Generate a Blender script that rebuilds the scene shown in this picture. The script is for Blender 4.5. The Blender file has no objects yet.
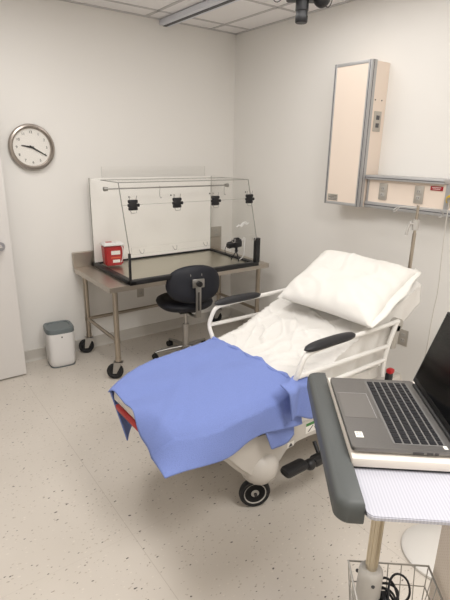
import bpy, bmesh, math, random
from mathutils import Vector, Matrix, noise
random.seed(7)
PI = math.pi
scn = bpy.context.scene
C = scn.collection

# ------------------------------------------------------------------ camera
cam_d = bpy.data.cameras.new('camera'); cam = bpy.data.objects.new('camera', cam_d); C.objects.link(cam)
YAW, PITCH, ROLL = 0.6397, 0.3060, 0.0192
cam.location = (-2.9491, -3.871, 1.715)
_f = Vector((math.sin(YAW)*math.cos(PITCH), math.cos(YAW)*math.cos(PITCH), -math.sin(PITCH)))
_r = Vector((math.cos(YAW), -math.sin(YAW), 0)); _u = _r.cross(_f)
_r2 = _r*math.cos(ROLL) + _u*math.sin(ROLL); _u2 = -_r*math.sin(ROLL) + _u*math.cos(ROLL)
m3 = Matrix((_r2, _u2, -_f)).transposed()
cam.rotation_euler = m3.to_euler()
cam_d.sensor_fit = 'VERTICAL'; cam_d.sensor_height = 36.0; cam_d.lens = 36.0*471.77/600.0
cam_d.clip_start = 0.02; cam_d.clip_end = 60
scn.camera = cam

# ------------------------------------------------------------------ world, lamps, exposure
scn.view_settings.view_transform = 'Standard'; scn.view_settings.look = 'None'
scn.view_settings.gamma = 1.0; scn.view_settings.use_curve_mapping = False
scn.view_settings.exposure = -0.06
w = bpy.data.worlds.new('world'); scn.world = w; w.use_nodes = True
w.node_tree.nodes['Background'].inputs[0].default_value = (1, .95, .9, 1)
w.node_tree.nodes['Background'].inputs[1].default_value = 0.12
def area(name, loc, sx, sy, power, col=(1, .93, .85)):
    d = bpy.data.lights.new(name, 'AREA'); d.shape = 'RECTANGLE'; d.size = sx; d.size_y = sy
    d.energy = power; d.color = col
    o = bpy.data.objects.new(name, d); o.location = loc; C.objects.link(o); return o
H = 2.74
LC = (1, .98, .953)
area('troffer_light', (-1.75, -4.0, H-.03), 0.58, 1.18, 46, LC)
area('troffer_light', (-2.3, -1.5, H-.03), 0.58, 1.18, 24, LC)
area('troffer_light', (-.75, -1.7, H-.03), 0.58, 1.18, 13, LC)
area('troffer_light', (-3.0, -4.9, H-.03), 0.58, .58, 9, LC)

# ------------------------------------------------------------------ materials
def s2l(c): return tuple(((v/255)/12.92 if v/255 <= .04045 else ((v/255+.055)/1.055)**2.4) for v in c)
def mat(name, rgb, rough=.5, metal=0., bump=0., bscale=200., var=0., vscale=8., spec=.5, coat=0.):
    m = bpy.data.materials.new(name); m.use_nodes = True; nt = m.node_tree; b = nt.nodes['Principled BSDF']
    col = s2l(rgb)+(1,)
    b.inputs['Base Color'].default_value = col; b.inputs['Roughness'].default_value = rough
    b.inputs['Metallic'].default_value = metal; b.inputs['Specular IOR Level'].default_value = spec
    if coat: b.inputs['Coat Weight'].default_value = coat; b.inputs['Coat Roughness'].default_value = .15
    tc = nt.nodes.new('ShaderNodeTexCoord')
    if var > 0:
        n = nt.nodes.new('ShaderNodeTexNoise'); n.inputs['Scale'].default_value = vscale; n.inputs['Detail'].default_value = 4
        mx = nt.nodes.new('ShaderNodeMix'); mx.data_type = 'RGBA'
        mx.inputs[6].default_value = tuple(v*(1-var) for v in col[:3])+(1,)
        mx.inputs[7].default_value = tuple(min(1, v*(1+var)) for v in col[:3])+(1,)
        nt.links.new(tc.outputs['Object'], n.inputs['Vector']); nt.links.new(n.outputs['Fac'], mx.inputs[0])
        nt.links.new(mx.outputs[2], b.inputs['Base Color'])
    if bump > 0:
        n2 = nt.nodes.new('ShaderNodeTexNoise'); n2.inputs['Scale'].default_value = bscale; n2.inputs['Detail'].default_value = 3
        bp = nt.nodes.new('ShaderNodeBump'); bp.inputs['Strength'].default_value = bump; bp.inputs['Distance'].default_value = .002
        nt.links.new(tc.outputs['Object'], n2.inputs['Vector']); nt.links.new(n2.outputs['Fac'], bp.inputs['Height'])
        nt.links.new(bp.outputs[0], b.inputs['Normal'])
    return m
def brushed(name, rgb, rough=.35, sc=(4, 200, 200)):
    m = mat(name, rgb, rough, 1.0); nt = m.node_tree; b = nt.nodes['Principled BSDF']
    tc = nt.nodes['Texture Coordinate'] if 'Texture Coordinate' in nt.nodes else nt.nodes.new('ShaderNodeTexCoord')
    mp = nt.nodes.new('ShaderNodeMapping'); mp.inputs['Scale'].default_value = sc
    n = nt.nodes.new('ShaderNodeTexNoise'); n.inputs['Scale'].default_value = 1; n.inputs['Detail'].default_value = 3
    r = nt.nodes.new('ShaderNodeMapRange'); r.inputs['To Min'].default_value = rough-.08; r.inputs['To Max'].default_value = rough+.12
    nt.links.new(tc.outputs['Object'], mp.inputs[0]); nt.links.new(mp.outputs[0], n.inputs['Vector'])
    nt.links.new(n.outputs['Fac'], r.inputs['Value']); nt.links.new(r.outputs[0], b.inputs['Roughness'])
    return m
def clear(name, tint=(.993, .993, .99), gloss=.06, rough=.02):
    m = bpy.data.materials.new(name); m.use_nodes = True; nt = m.node_tree; nt.nodes.remove(nt.nodes['Principled BSDF'])
    out = nt.nodes['Material Output']; t = nt.nodes.new('ShaderNodeBsdfTransparent'); t.inputs[0].default_value = tint+(1,)
    g = nt.nodes.new('ShaderNodeBsdfGlossy'); g.inputs['Roughness'].default_value = rough
    lw0 = nt.nodes.new('ShaderNodeLayerWeight'); lw0.inputs[0].default_value = .3
    pw = nt.nodes.new('ShaderNodeMath'); pw.operation = 'POWER'; pw.inputs[1].default_value = 4; nt.links.new(lw0.outputs['Facing'], pw.inputs[0])
    fr = nt.nodes.new('ShaderNodeMapRange'); fr.inputs['To Min'].default_value = .008; fr.inputs['To Max'].default_value = .3; nt.links.new(pw.outputs[0], fr.inputs['Value'])
    mx = nt.nodes.new('ShaderNodeMixShader')
    nt.links.new(fr.outputs[0], mx.inputs[0]); nt.links.new(t.outputs[0], mx.inputs[1]); nt.links.new(g.outputs[0], mx.inputs[2])
    nt.links.new(mx.outputs[0], out.inputs[0]); return m

def floor_mat():
    m = mat('vinyl_tile', (217, 205, 190), .3, spec=.4); nt = m.node_tree; b = nt.nodes['Principled BSDF']; L = nt.links.new
    tc = nt.nodes.new('ShaderNodeTexCoord')
    base = s2l((217, 206, 192))+(1,); 
    def fleck(scale, thr, sx, rot, dist=.0):
        mp = nt.nodes.new('ShaderNodeMapping'); mp.inputs['Scale'].default_value = (sx, 1, 1); mp.inputs['Rotation'].default_value = (0, 0, rot)
        nz = nt.nodes.new('ShaderNodeTexNoise'); nz.inputs['Scale'].default_value = 60; nz.inputs['Detail'].default_value = 2
        ad = nt.nodes.new('ShaderNodeVectorMath'); ad.operation = 'MULTIPLY_ADD'
        ad.inputs[1].default_value = (.012, .012, 0)
        v = nt.nodes.new('ShaderNodeTexVoronoi'); v.inputs['Scale'].default_value = scale; v.voronoi_dimensions = '2D'
        L(tc.outputs['Object'], nz.inputs['Vector']); L(nz.outputs['Color'], ad.inputs[0]); L(tc.outputs['Object'], ad.inputs[2])
        L(ad.outputs[0], mp.inputs[0]); L(mp.outputs[0], v.inputs['Vector'])
        sep = nt.nodes.new('ShaderNodeSeparateColor'); L(v.outputs['Color'], sep.inputs[0])
        # radius threshold varies by cell: only some cells hold a fleck
        mr = nt.nodes.new('ShaderNodeMapRange'); mr.inputs['From Min'].default_value = .6; mr.inputs['From Max'].default_value = 1.0
        mr.inputs['To Min'].default_value = 0; mr.inputs['To Max'].default_value = thr
        L(sep.outputs[0], mr.inputs['Value'])
        lt = nt.nodes.new('ShaderNodeMath'); lt.operation = 'SUBTRACT'; L(mr.outputs[0], lt.inputs[0]); L(v.outputs['Distance'], lt.inputs[1])
        sm = nt.nodes.new('ShaderNodeMapRange'); sm.inputs['From Min'].default_value = 0; sm.inputs['From Max'].default_value = .05
        L(lt.outputs[0], sm.inputs['Value']); return sm.outputs[0], sep.outputs[1]
    col = None
    n = nt.nodes.new('ShaderNodeTexNoise'); n.inputs['Scale'].default_value = 3; L(tc.outputs['Object'], n.inputs['Vector'])
    mx = nt.nodes.new('ShaderNodeMix'); mx.data_type = 'RGBA'; mx.inputs[6].default_value = s2l((203, 195, 184))+(1,); mx.inputs[7].default_value = s2l((212, 204, 194))+(1,)
    L(n.outputs['Fac'], mx.inputs[0]); col = mx.outputs[2]
    for sc, thr, sx, rot, c, s in ((46, .15, .5, .5, (128, 116, 104), .7), (26, .115, .5, -.7, (58, 50, 45), .95), (60, .2, .5, 1.2, (170, 156, 140), .6), (50, .18, .5, .1, (232, 224, 212), .4)):
        f, g = fleck(sc, thr, sx, rot)
        mu = nt.nodes.new('ShaderNodeMath'); mu.operation = 'MULTIPLY'; mu.inputs[1].default_value = s; L(f, mu.inputs[0])
        mx = nt.nodes.new('ShaderNodeMix'); mx.data_type = 'RGBA'; mx.inputs[7].default_value = s2l(c)+(1,)
        L(mu.outputs[0], mx.inputs[0]); L(col, mx.inputs[6]); col = mx.outputs[2]
    # faint seams of the tiles
    mp = nt.nodes.new('ShaderNodeMapping'); mp.inputs['Location'].default_value = (2.49*1/.914, .35, 0); mp.inputs['Scale'].default_value = (1/.914,)*3
    L(tc.outputs['Object'], mp.inputs[0])
    sx = nt.nodes.new('ShaderNodeSeparateXYZ'); L(mp.outputs[0], sx.inputs[0])
    prev = None
    for k in (0, 1):
        fr = nt.nodes.new('ShaderNodeMath'); fr.operation = 'PINGPONG'; fr.inputs[1].default_value = .5; L(sx.outputs[k], fr.inputs[0])
        lt = nt.nodes.new('ShaderNodeMath'); lt.operation = 'LESS_THAN'; lt.inputs[1].default_value = .0018; L(fr.outputs[0], lt.inputs[0])
        mu = nt.nodes.new('ShaderNodeMath'); mu.operation = 'MULTIPLY'; mu.inputs[1].default_value = (.1, .28)[1-k]; L(lt.outputs[0], mu.inputs[0])
        mx = nt.nodes.new('ShaderNodeMix'); mx.data_type = 'RGBA'; mx.inputs[7].default_value = s2l((140, 126, 112))+(1,)
        L(mu.outputs[0], mx.inputs[0]); L(col, mx.inputs[6]); col = mx.outputs[2]
    L(col, b.inputs['Base Color'])
    return m
M = dict(
 wall=mat('wall_paint', (236, 233, 228), .75, bump=.12, bscale=350, var=.012, vscale=2),
 ceil=mat('ceiling_tile', (246, 243, 242), .9, bump=.4, bscale=220, var=.03, vscale=60),
 tbar=mat('ceiling_grid_paint', (200, 197, 196), .5),
 floor=floor_mat(),
 base=mat('vinyl_baseboard', (205, 200, 192), .45),
 door=mat('door_paint', (222, 218, 214), .45, var=.01),
 track=mat('anodised_track', (228, 230, 238), .5),
 steel=brushed('stainless_steel', (192, 184, 174), .34),
 steel_leg=brushed('steel_tube', (178, 168, 155), .3, (200, 200, 4)),
 chrome=mat('chrome', (190, 187, 184), .3, 1.),
 zinc=mat('zinc_plate', (172, 170, 167), .35, 1.),
 blackp=mat('black_plastic', (22, 22, 25), .45),
 rubber=mat('black_rubber', (20, 21, 24), .6),
 blackpad=mat('black_foam_pad', (26, 26, 30), .5, bump=.2, bscale=400),
 navy=mat('dark_navy_vinyl', (15, 18, 30), .55, bump=.15, bscale=300),
 whitep=mat('white_plastic', (232, 230, 228), .35),
 greylid=mat('grey_lid_plastic', (108, 116, 118), .4),
 cream=mat('cream_laminate', (238, 222, 207), .45, var=.01),
 alum=mat('aluminium_extrusion', (182, 181, 181), .4, .35),
 dark_groove=mat('dark_groove', (95, 95, 98), .6, .3),
 acr=clear('clear_acrylic'), acr_edge=mat('acrylic_edge', (142, 140, 133), .3),
 red=mat('red_sharps_plastic', (176, 30, 34), .35), redlab=mat('red_label', (165, 24, 38), .5),
 orange=mat('orange_label', (215, 90, 50), .5),
 paper=mat('white_paper', (236, 232, 225), .7),
 ink=mat('dark_ink', (60, 58, 58), .7),
 sheet=mat('white_cotton', (224, 221, 216), .85, bump=.25, bscale=500),
 pillow=mat('white_pillowcase', (228, 225, 219), .85, bump=.2, bscale=450),
 blue=mat('blue_terry_cloth', (120, 137, 196), .95, bump=1., bscale=260, var=.10, vscale=180),
 frame=mat('cream_bed_paint', (224, 221, 216), .38),
 hood=mat('putty_plastic', (198, 192, 184), .42),
 deck=mat('grey_deck_paint', (165, 160, 152), .5),
 redstripe=mat('red_edge_vinyl', (170, 40, 38), .5),
 bumper=mat('grey_bumper_rubber', (76, 79, 78), .5, bump=.1, bscale=500),
 top=mat('white_worktop', (192, 192, 200), .5),
 laptop=brushed('silver_laptop_metal', (128, 126, 124), .42, (300, 300, 300)),
 keyb=mat('black_keys', (30, 30, 33), .6, spec=.25), kwell=mat('keyboard_well', (112, 110, 108), .5),
 pad=mat('touchpad_surface', (122, 119, 116), .35, .6), screen=mat('black_glass_screen', (6, 7, 9), .12, spec=.25),
 bezel=mat('screen_bezel', (12, 12, 14), .35),
 tray_surface=brushed('tray_steel_surface', (190, 186, 172), .3),
 clockrim=mat('clock_rim', (165, 156, 148), .32, .8), clockface=mat('clock_face', (238, 234, 228), .6),
 champ=brushed('champagne_pole', (200, 190, 170), .3, (200, 200, 4)),
 greycast=mat('grey_cast_plastic', (184, 180, 174), .5), wire=mat('wire_basket_coat', (176, 172, 166), .4, .3),
 perf=mat('perforated_cream_sheet', (244, 232, 218), .6), yellow=mat('yellow_plastic', (214, 180, 50), .4),
 plate=mat('steel_outlet_plate', (186, 180, 171), .4, .4), green=mat('green_label', (70, 130, 70), .5),
 tube=mat('clear_vinyl_tube', (205, 200, 192), .3), disc=mat('pale_grey_plastic', (212, 208, 202), .45),
)
# ribbed pattern of the worktop sheet and holes of the perforated sheet
def pattern(m, kind, sc, dark):
    nt = m.node_tree; b = nt.nodes['Principled BSDF']; L = nt.links.new
    tc = nt.nodes.new('ShaderNodeTexCoord')
    if kind == 'rib':
        t = nt.nodes.new('ShaderNodeTexWave'); t.inputs['Scale'].default_value = sc; t.inputs['Distortion'].default_value = .6; t.bands_direction = 'Y'
        out = t.outputs['Fac']
    else:
        t = nt.nodes.new('ShaderNodeTexVoronoi'); t.inputs['Scale'].default_value = sc; t.inputs['Randomness'].default_value = 0
        r = nt.nodes.new('ShaderNodeMapRange'); r.inputs['From Min'].default_value = .25; r.inputs['From Max'].default_value = .35
        L(t.outputs['Distance'], r.inputs['Value']); out = r.outputs[0]
    L(tc.outputs['Object'], t.inputs['Vector'])
    mx = nt.nodes.new('ShaderNodeMix'); mx.data_type = 'RGBA'; c = b.inputs['Base Color'].default_value
    mx.inputs[7].default_value = tuple(c); mx.inputs[6].default_value = s2l(dark)+(1,)
    L(out, mx.inputs[0]); L(mx.outputs[2], b.inputs['Base Color'])
pattern(M['top'], 'rib', 45, (176, 176, 186)); pattern(M['perf'], 'holes', 130, (222, 206, 186))

# ------------------------------------------------------------------ helpers
WM = {}
def wm(o): return WM.get(o.name, Matrix.Identity(4)) if o else Matrix.Identity(4)
def props(o, label=None, cat=None, group=None, kind=None):
    if label: o['label'] = label
    if cat: o['category'] = cat
    if group: o['group'] = group
    if kind: o['kind'] = kind
    return o
def thing(name, label, cat, loc, rz=0, group=None):
    o = bpy.data.objects.new(name, None); o.empty_display_size = .05
    o.location = loc; o.rotation_euler = (0, 0, rz); C.objects.link(o)
    WM[o.name] = Matrix.Translation(loc) @ Matrix.Rotation(rz, 4, 'Z')
    return props(o, label, cat, group)
class MB:
    """collects shapes in a frame F (default world)"""
    def __init__(s, F=None): s.bm = bmesh.new(); s.F = F; s.mats = []
    def _mi(s, m):
        if m is None: return 0
        if m not in s.mats: s.mats.append(m)
        return s.mats.index(m)
    def _merge(s, t, mi, Mx=None):
        if Mx is not None: bmesh.ops.transform(t, matrix=Mx, verts=t.verts)
        for f in t.faces: f.material_index = mi
        me = bpy.data.meshes.new('tmp'); t.to_mesh(me); t.free()
        s.bm.from_mesh(me); bpy.data.meshes.remove(me)
    def box(s, c, d, bev=0, seg=2, m=None, rot=None):
        t = bmesh.new(); bmesh.ops.create_cube(t, size=1); bmesh.ops.scale(t, vec=d, verts=t.verts)
        if bev > 0: bmesh.ops.bevel(t, geom=t.edges[:], offset=min(bev, min(d)*.49), segments=seg, affect='EDGES', profile=.5)
        Mx = Matrix.Translation(c)
        if rot is not None: Mx = Mx @ rot
        s._merge(t, s._mi(m), Mx); return s
    def bx(s, x0, x1, y0, y1, z0, z1, bev=0, m=None, seg=2):
        return s.box(((x0+x1)/2, (y0+y1)/2, (z0+z1)/2), (abs(x1-x0), abs(y1-y0), abs(z1-z0)), bev, seg, m)
    def cyl(s, a, b, r, r2=None, n=20, m=None, bev=0):
        a = Vector(a); b = Vector(b); d = b-a; t = bmesh.new()
        bmesh.ops.create_cone(t, cap_ends=True, segments=n, radius1=r, radius2=r if r2 is None else r2, depth=d.length)
        if bev: 
            es = [e for e in t.edges if any(len(f.verts) > 4 for f in e.link_faces)]
            bmesh.ops.bevel(t, geom=es, offset=bev, segments=2, affect='EDGES')
        Mx = Matrix.Translation((a+b)/2) @ d.to_track_quat('Z', 'Y').to_matrix().to_4x4()
        s._merge(t, s._mi(m), Mx); return s
    def tube(s, pts, r, n=10, m=None, smooth=0, closed=False, cap=True):
        P = [Vector(p) for p in pts]
        for _ in range(smooth):
            Q = [] if closed else [P[0]]
            rng = range(len(P)) if closed else range(len(P)-1)
            for i in rng:
                a, b = P[i], P[(i+1) % len(P)]; Q += [a.lerp(b, .25), a.lerp(b, .75)]
            if not closed: Q.append(P[-1])
            P = Q
        t = bmesh.new(); rings = []; up = None; N = len(P)
        for i, p in enumerate(P):
            if closed: d = (P[(i+1) % N]-P[i-1])
            else: d = (P[min(i+1, N-1)]-P[max(i-1, 0)])
            d.normalize()
            if up is None:
                up = Vector((0, 0, 1)) if abs(d.z) < .9 else Vector((1, 0, 0))
            side = d.cross(up); side.normalize(); up = side.cross(d); up.normalize()
            rr = r[i] if isinstance(r, (list, tuple)) else r
            rings.append([t.verts.new(p+side*math.cos(2*PI*k/n)*rr+up*math.sin(2*PI*k/n)*rr) for k in range(n)])
        for i in range(N if closed else N-1):
            A, B = rings[i], rings[(i+1) % N]
            for k in range(n): t.faces.new((A[k], A[(k+1) % n], B[(k+1) % n], B[k]))
        if cap and not closed: t.faces.new(rings[0][::-1]); t.faces.new(rings[-1])
        s._merge(t, s._mi(m)); return s
    def lathe(s, prof, c=(0, 0, 0), n=32, m=None, sx=1, sy=1, rot=None):
        t = bmesh.new(); rings = []
        for r, z in prof:
            rings.append([t.verts.new((r*math.cos(2*PI*k/n)*sx, r*math.sin(2*PI*k/n)*sy, z)) for k in range(n)] if r > 1e-6 else [t.verts.new((0, 0, z))])
        for A, B in zip(rings, rings[1:]):
            for k in range(n):
                k2 = (k+1) % n
                if len(A) == 1 and len(B) == 1: continue
                if len(A) == 1: t.faces.new((A[0], B[k2], B[k])) if False else t.faces.new((A[0], B[k], B[k2]))
                elif len(B) == 1: t.faces.new((A[k], A[k2], B[0]))
                else: t.faces.new((A[k], A[k2], B[k2], B[k]))
        if len(rings[0]) > 1: t.faces.new(rings[0][::-1])
        if len(rings[-1]) > 1: t.faces.new(rings[-1])
        bmesh.ops.recalc_face_normals(t, faces=t.faces)
        Mx = Matrix.Translation(c)
        if rot is not None: Mx = Mx @ rot
        s._merge(t, s._mi(m), Mx); return s
    def ball(s, c, d, m=None, rot=None, u=20, v=12):
        t = bmesh.new(); bmesh.ops.create_uvsphere(t, u_segments=u, v_segments=v, radius=.5); bmesh.ops.scale(t, vec=d, verts=t.verts)
        Mx = Matrix.Translation(c)
        if rot is not None: Mx = Mx @ rot
        s._merge(t, s._mi(m), Mx); return s
    def prism(s, poly, a, ext, bev=0, m=None, seg=2):
        """poly: 3-D points of a flat outline, ext: extrusion vector"""
        t = bmesh.new(); ext = Vector(ext)
        A = [t.verts.new(Vector(p)) for p in poly]; B = [t.verts.new(Vector(p)+ext) for p in poly]; n = len(poly)
        t.faces.new(A); t.faces.new(B[::-1])
        for k in range(n): t.faces.new((A[k], B[k], B[(k+1) % n], A[(k+1) % n]))
        bmesh.ops.recalc_face_normals(t, faces=t.faces)
        if bev:
            es = [e for e in t.edges if any(len(f.verts) == n for f in e.link_faces) and not all(len(f.verts) == n for f in e.link_faces)] if n != 4 else t.edges[:]
            bmesh.ops.bevel(t, geom=es, offset=bev, segments=seg, affect='EDGES')
        s._merge(t, s._mi(m)); return s
    def grid(s, fn, nu, nv, m=None, closed_u=False):
        t = bmesh.new(); V = [[t.verts.new(Vector(fn(i/(nu-1) if not closed_u else i/nu, j/(nv-1)))) for j in range(nv)] for i in range(nu)]
        for i in range(nu if closed_u else nu-1):
            for j in range(nv-1):
                i2 = (i+1) % nu
                t.faces.new((V[i][j], V[i2][j], V[i2][j+1], V[i][j+1]))
        s._merge(t, s._mi(m)); return s
    def panel(s, poly, ext, m, medge):
        """thin sheet: faces in m, rim in medge"""
        t = bmesh.new(); ext = Vector(ext); n = len(poly)
        A = [t.verts.new(Vector(p)) for p in poly]; B = [t.verts.new(Vector(p)+ext) for p in poly]
        t.faces.new(A); t.faces.new(B[::-1])
        for k in range(n): t.faces.new((A[k], B[k], B[(k+1) % n], A[(k+1) % n]))
        bmesh.ops.recalc_face_normals(t, faces=t.faces)
        a, b = s._mi(m), s._mi(medge)
        me = bpy.data.meshes.new('tmp')
        for f in t.faces: f.material_index = a if (len(f.verts) == n and abs(f.normal.dot(ext.normalized())) > .9) else b
        t.to_mesh(me); t.free(); s.bm.from_mesh(me); bpy.data.meshes.remove(me); return s
    def build(s, name, m, parent=None, solid=0, flat=False, sub=0, ang=38, center=None):
        bm = s.bm
        if s.F is not None: bmesh.ops.transform(bm, matrix=s.F, verts=bm.verts)
        P = wm(parent); Pi = P.inverted(); bmesh.ops.transform(bm, matrix=Pi, verts=bm.verts)
        xs = [v.co.x for v in bm.verts]; ys = [v.co.y for v in bm.verts]; zs = [v.co.z for v in bm.verts]
        c = Vector(((min(xs)+max(xs))/2, (min(ys)+max(ys))/2, min(zs) if parent is None else (min(zs)+max(zs))/2))
        bmesh.ops.translate(bm, vec=-c, verts=bm.verts)
        for f in bm.faces: f.smooth = not flat
        if not flat:
            for e in bm.edges:
                e.smooth = len(e.link_faces) != 2 or e.calc_face_angle(0) < math.radians(ang)
        me = bpy.data.meshes.new(name); bm.to_mesh(me); bm.free()
        mm = s.mats if s.mats else [m]
        for x in mm: me.materials.append(x)
        o = bpy.data.objects.new(name, me); C.objects.link(o); o.location = c
        if parent is not None: o.parent = parent
        WM[o.name] = P @ Matrix.Translation(c)
        if solid:
            k = o.modifiers.new('thickness', 'SOLIDIFY'); k.thickness = solid; k.offset = -1
        if sub:
            k = o.modifiers.new('smooth', 'SUBSURF'); k.levels = sub; k.render_levels = sub
        return o
def text(body, size, pos, xdir, ydir, m, parent, name='lettering', depth=.0006, align='CENTER'):
    cu = bpy.data.curves.new('txt', 'FONT'); cu.body = body; cu.size = size; cu.extrude = depth; cu.align_x = align; cu.align_y = 'CENTER'
    to = bpy.data.objects.new('txt', cu); C.objects.link(to)
    dg = bpy.context.evaluated_depsgraph_get(); dg.update(); me = bpy.data.meshes.new_from_object(to.evaluated_get(dg))
    bpy.data.objects.remove(to); bpy.data.curves.remove(cu)
    mb = MB(); x = Vector(xdir).normalized(); y = Vector(ydir).normalized(); z = x.cross(y)
    Mx = Matrix((x, y, z)).transposed().to_4x4(); Mx.translation = Vector(pos); me.transform(Mx); mb.bm.from_mesh(me); bpy.data.meshes.remove(me)
    return mb if parent is None else mb.build(name, m, parent, flat=True)
def copy_tree(o, parent=None):
    c = o.copy(); C.objects.link(c)
    if parent is not None: c.parent = parent
    for ch in list(o.children): copy_tree(ch, c)
    return c
def struct(o): o['kind'] = 'structure'; return o
def nz(x, y, z=0, s=1.): return noise.noise(Vector((x*s, y*s, z)))

# ------------------------------------------------------------------ room shell
XL, YB = -3.45, -5.6
struct(MB().bx(XL-1.6, 0.1, YB-.1, 0.1, -.1, 0).build('floor', M['floor']))
cb = MB(); cb.bx(XL, 0, YB, 0, H, H+.1, m=M['ceil'])
for k in range(-1, 9):
    y = -.216-.66*k
    if YB < y < 0: cb.bx(XL, 0, y-.012, y+.012, H-.006, H+.01, m=M['tbar'])
for k in range(0, 6):
    x = -.287-.637*k
    if x > XL: cb.bx(x-.012, x+.012, YB, 0, H-.006, H+.01, m=M['tbar'])
cb.bx(-.022, 0, YB, 0, H-.008, H+.01, m=M['tbar']); cb.bx(XL, 0, -.022, 0, H-.008, H+.01, m=M['tbar'])
struct(cb.build('ceiling', None))
struct(MB().bx(XL-1.6, .1, 0, .1, 0, H+.1).build('wall_back', M['wall']))
struct(MB().bx(0, .1, YB, 0, 0, H+.1).build('wall_right', M['wall']))
lw = MB(); lw.bx(XL-.1, XL, -.2, 0, 0, H+.1); lw.bx(XL-.1, XL, -1.45, -.2, 2.1, H+.1); lw.bx(XL-.1, XL, YB, -1.45, 0, H+.1)
struct(lw.build('wall_left', M['wall']))
struct(MB().bx(XL-.1, .1, YB-.1, YB, 0, H+.1).build('wall_front', M['wall']))
hw = MB(); hw.bx(XL-1.6, XL-1.5, -3, .1, 0, H); hw.bx(XL-1.6, XL-.1, -3, -2.9, 0, H); hw.bx(XL-1.6, XL-.1, -3, .1, H-.1, H)
struct(hw.build('wall_hallway', M['wall']))
def baseb(name, a, b, axis):
    mb = MB()
    if axis == 'x':
        mb.prism([(a, -.0005, 0), (a, -.014, 0), (a, -.006, .02), (a, -.006, .098), (a, -.0005, .102)], None, (b-a, 0, 0))
    else:
        mb.prism([(-.0005, a, 0), (-.014, a, 0), (-.006, a, .02), (-.006, a, .098), (-.0005, a, .102)], None, (0, b-a, 0))
    struct(mb.build(name, M['base'], flat=True))
baseb('baseboard_back', XL, 0, 'x'); baseb('baseboard_right', YB, -.02, 'y')
# ceiling-mounted track
tr = MB(); tr.bx(-.80, -.70, -5.4, -.002, H-.046, H-.007, .004, m=M['track']); tr.bx(-.765, -.735, -5.4, -.002, H-.05, H-.045, m=M['dark_groove'])
props(tr.build('ceiling_track', None), 'grey metal track running along the ceiling grid away from the clock wall', 'ceiling track')

# door leaf standing open in front of the clock wall
dr = thing('door_1', None, None, (XL, -.22, 0)); dr['kind'] = 'structure'
MB().bx(XL+.01, -2.186, -.245, -.2, .012, 2.06, .002).build('door_leaf', M['door'], dr, flat=True)
lv = MB(); lv.cyl((-2.262, -.246, 1.035), (-2.262, -.256, 1.035), .032, n=24); lv.cyl((-2.262, -.25, 1.035), (-2.262, -.30, 1.035), .012)
lv.tube([(-2.262, -.30, 1.035), (-2.30, -.305, 1.035), (-2.37, -.30, 1.032)], .010)
lv.build('door_handle', M['chrome'], dr)
MB().bx(-2.19, -2.1845, -.235, -.21, .98, 1.09).build('latch_plate', M['zinc'], dr, flat=True)

# ------------------------------------------------------------------ wall clock
ck = thing('wall_clock', 'round wall clock with grey rim and white face reading twenty past nine', 'clock', (-1.915, 0, 1.55))
RX = Matrix.Rotation(PI/2, 4, 'X'); cc = Vector((-1.915, 0, 1.714))
MB().lathe([(.128, .001), (.155, .001), (.166, .012), (.167, .028), (.160, .042), (.148, .046), (.141, .040), (.139, .022), (.128, .02)], cc, 56, rot=RX).build('rim', M['clockrim'], ck)
MB().lathe([(0, .014), (.1385, .014), (.1385, .021), (0, .021)], cc, 56, rot=RX).build('face', M['clockface'], ck)
for h in range(1, 13):
    a = PI/2-h*PI/6
    text(str(h), .026, cc+Vector((.108*math.cos(a), -.0225, .108*math.sin(a))), (1, 0, 0), (0, 0, 1), M['ink'], ck, 'numeral')
def hand(name, deg, L, wd, y, back):
    a = math.radians(deg); d = Vector((math.cos(a), 0, math.sin(a))); n = Vector((-d.z, 0, d.x)); p = cc+Vector((0, y, 0))
    MB().prism([p-d*back-n*wd, p+d*L-n*wd*.4, p+d*L+n*wd*.4, p-d*back+n*wd], None, (0, -.0015, 0)).build(name, M['blackp'], ck, flat=True)
hand('hour_hand', 90-280, .075, .0085, -.025, .014); hand('minute_hand', -30, .118, .0065, -.028, .02)
MB().cyl(cc+Vector((0, -.02, 0)), cc+Vector((0, -.033, 0)), .007).build('hand_cap', M['blackp'], ck)
MB().lathe([(0, .037), (.141, .037), (.141, .0385), (0, .0385)], cc, 48, rot=RX).build('lens', M['acr'], ck)

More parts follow.
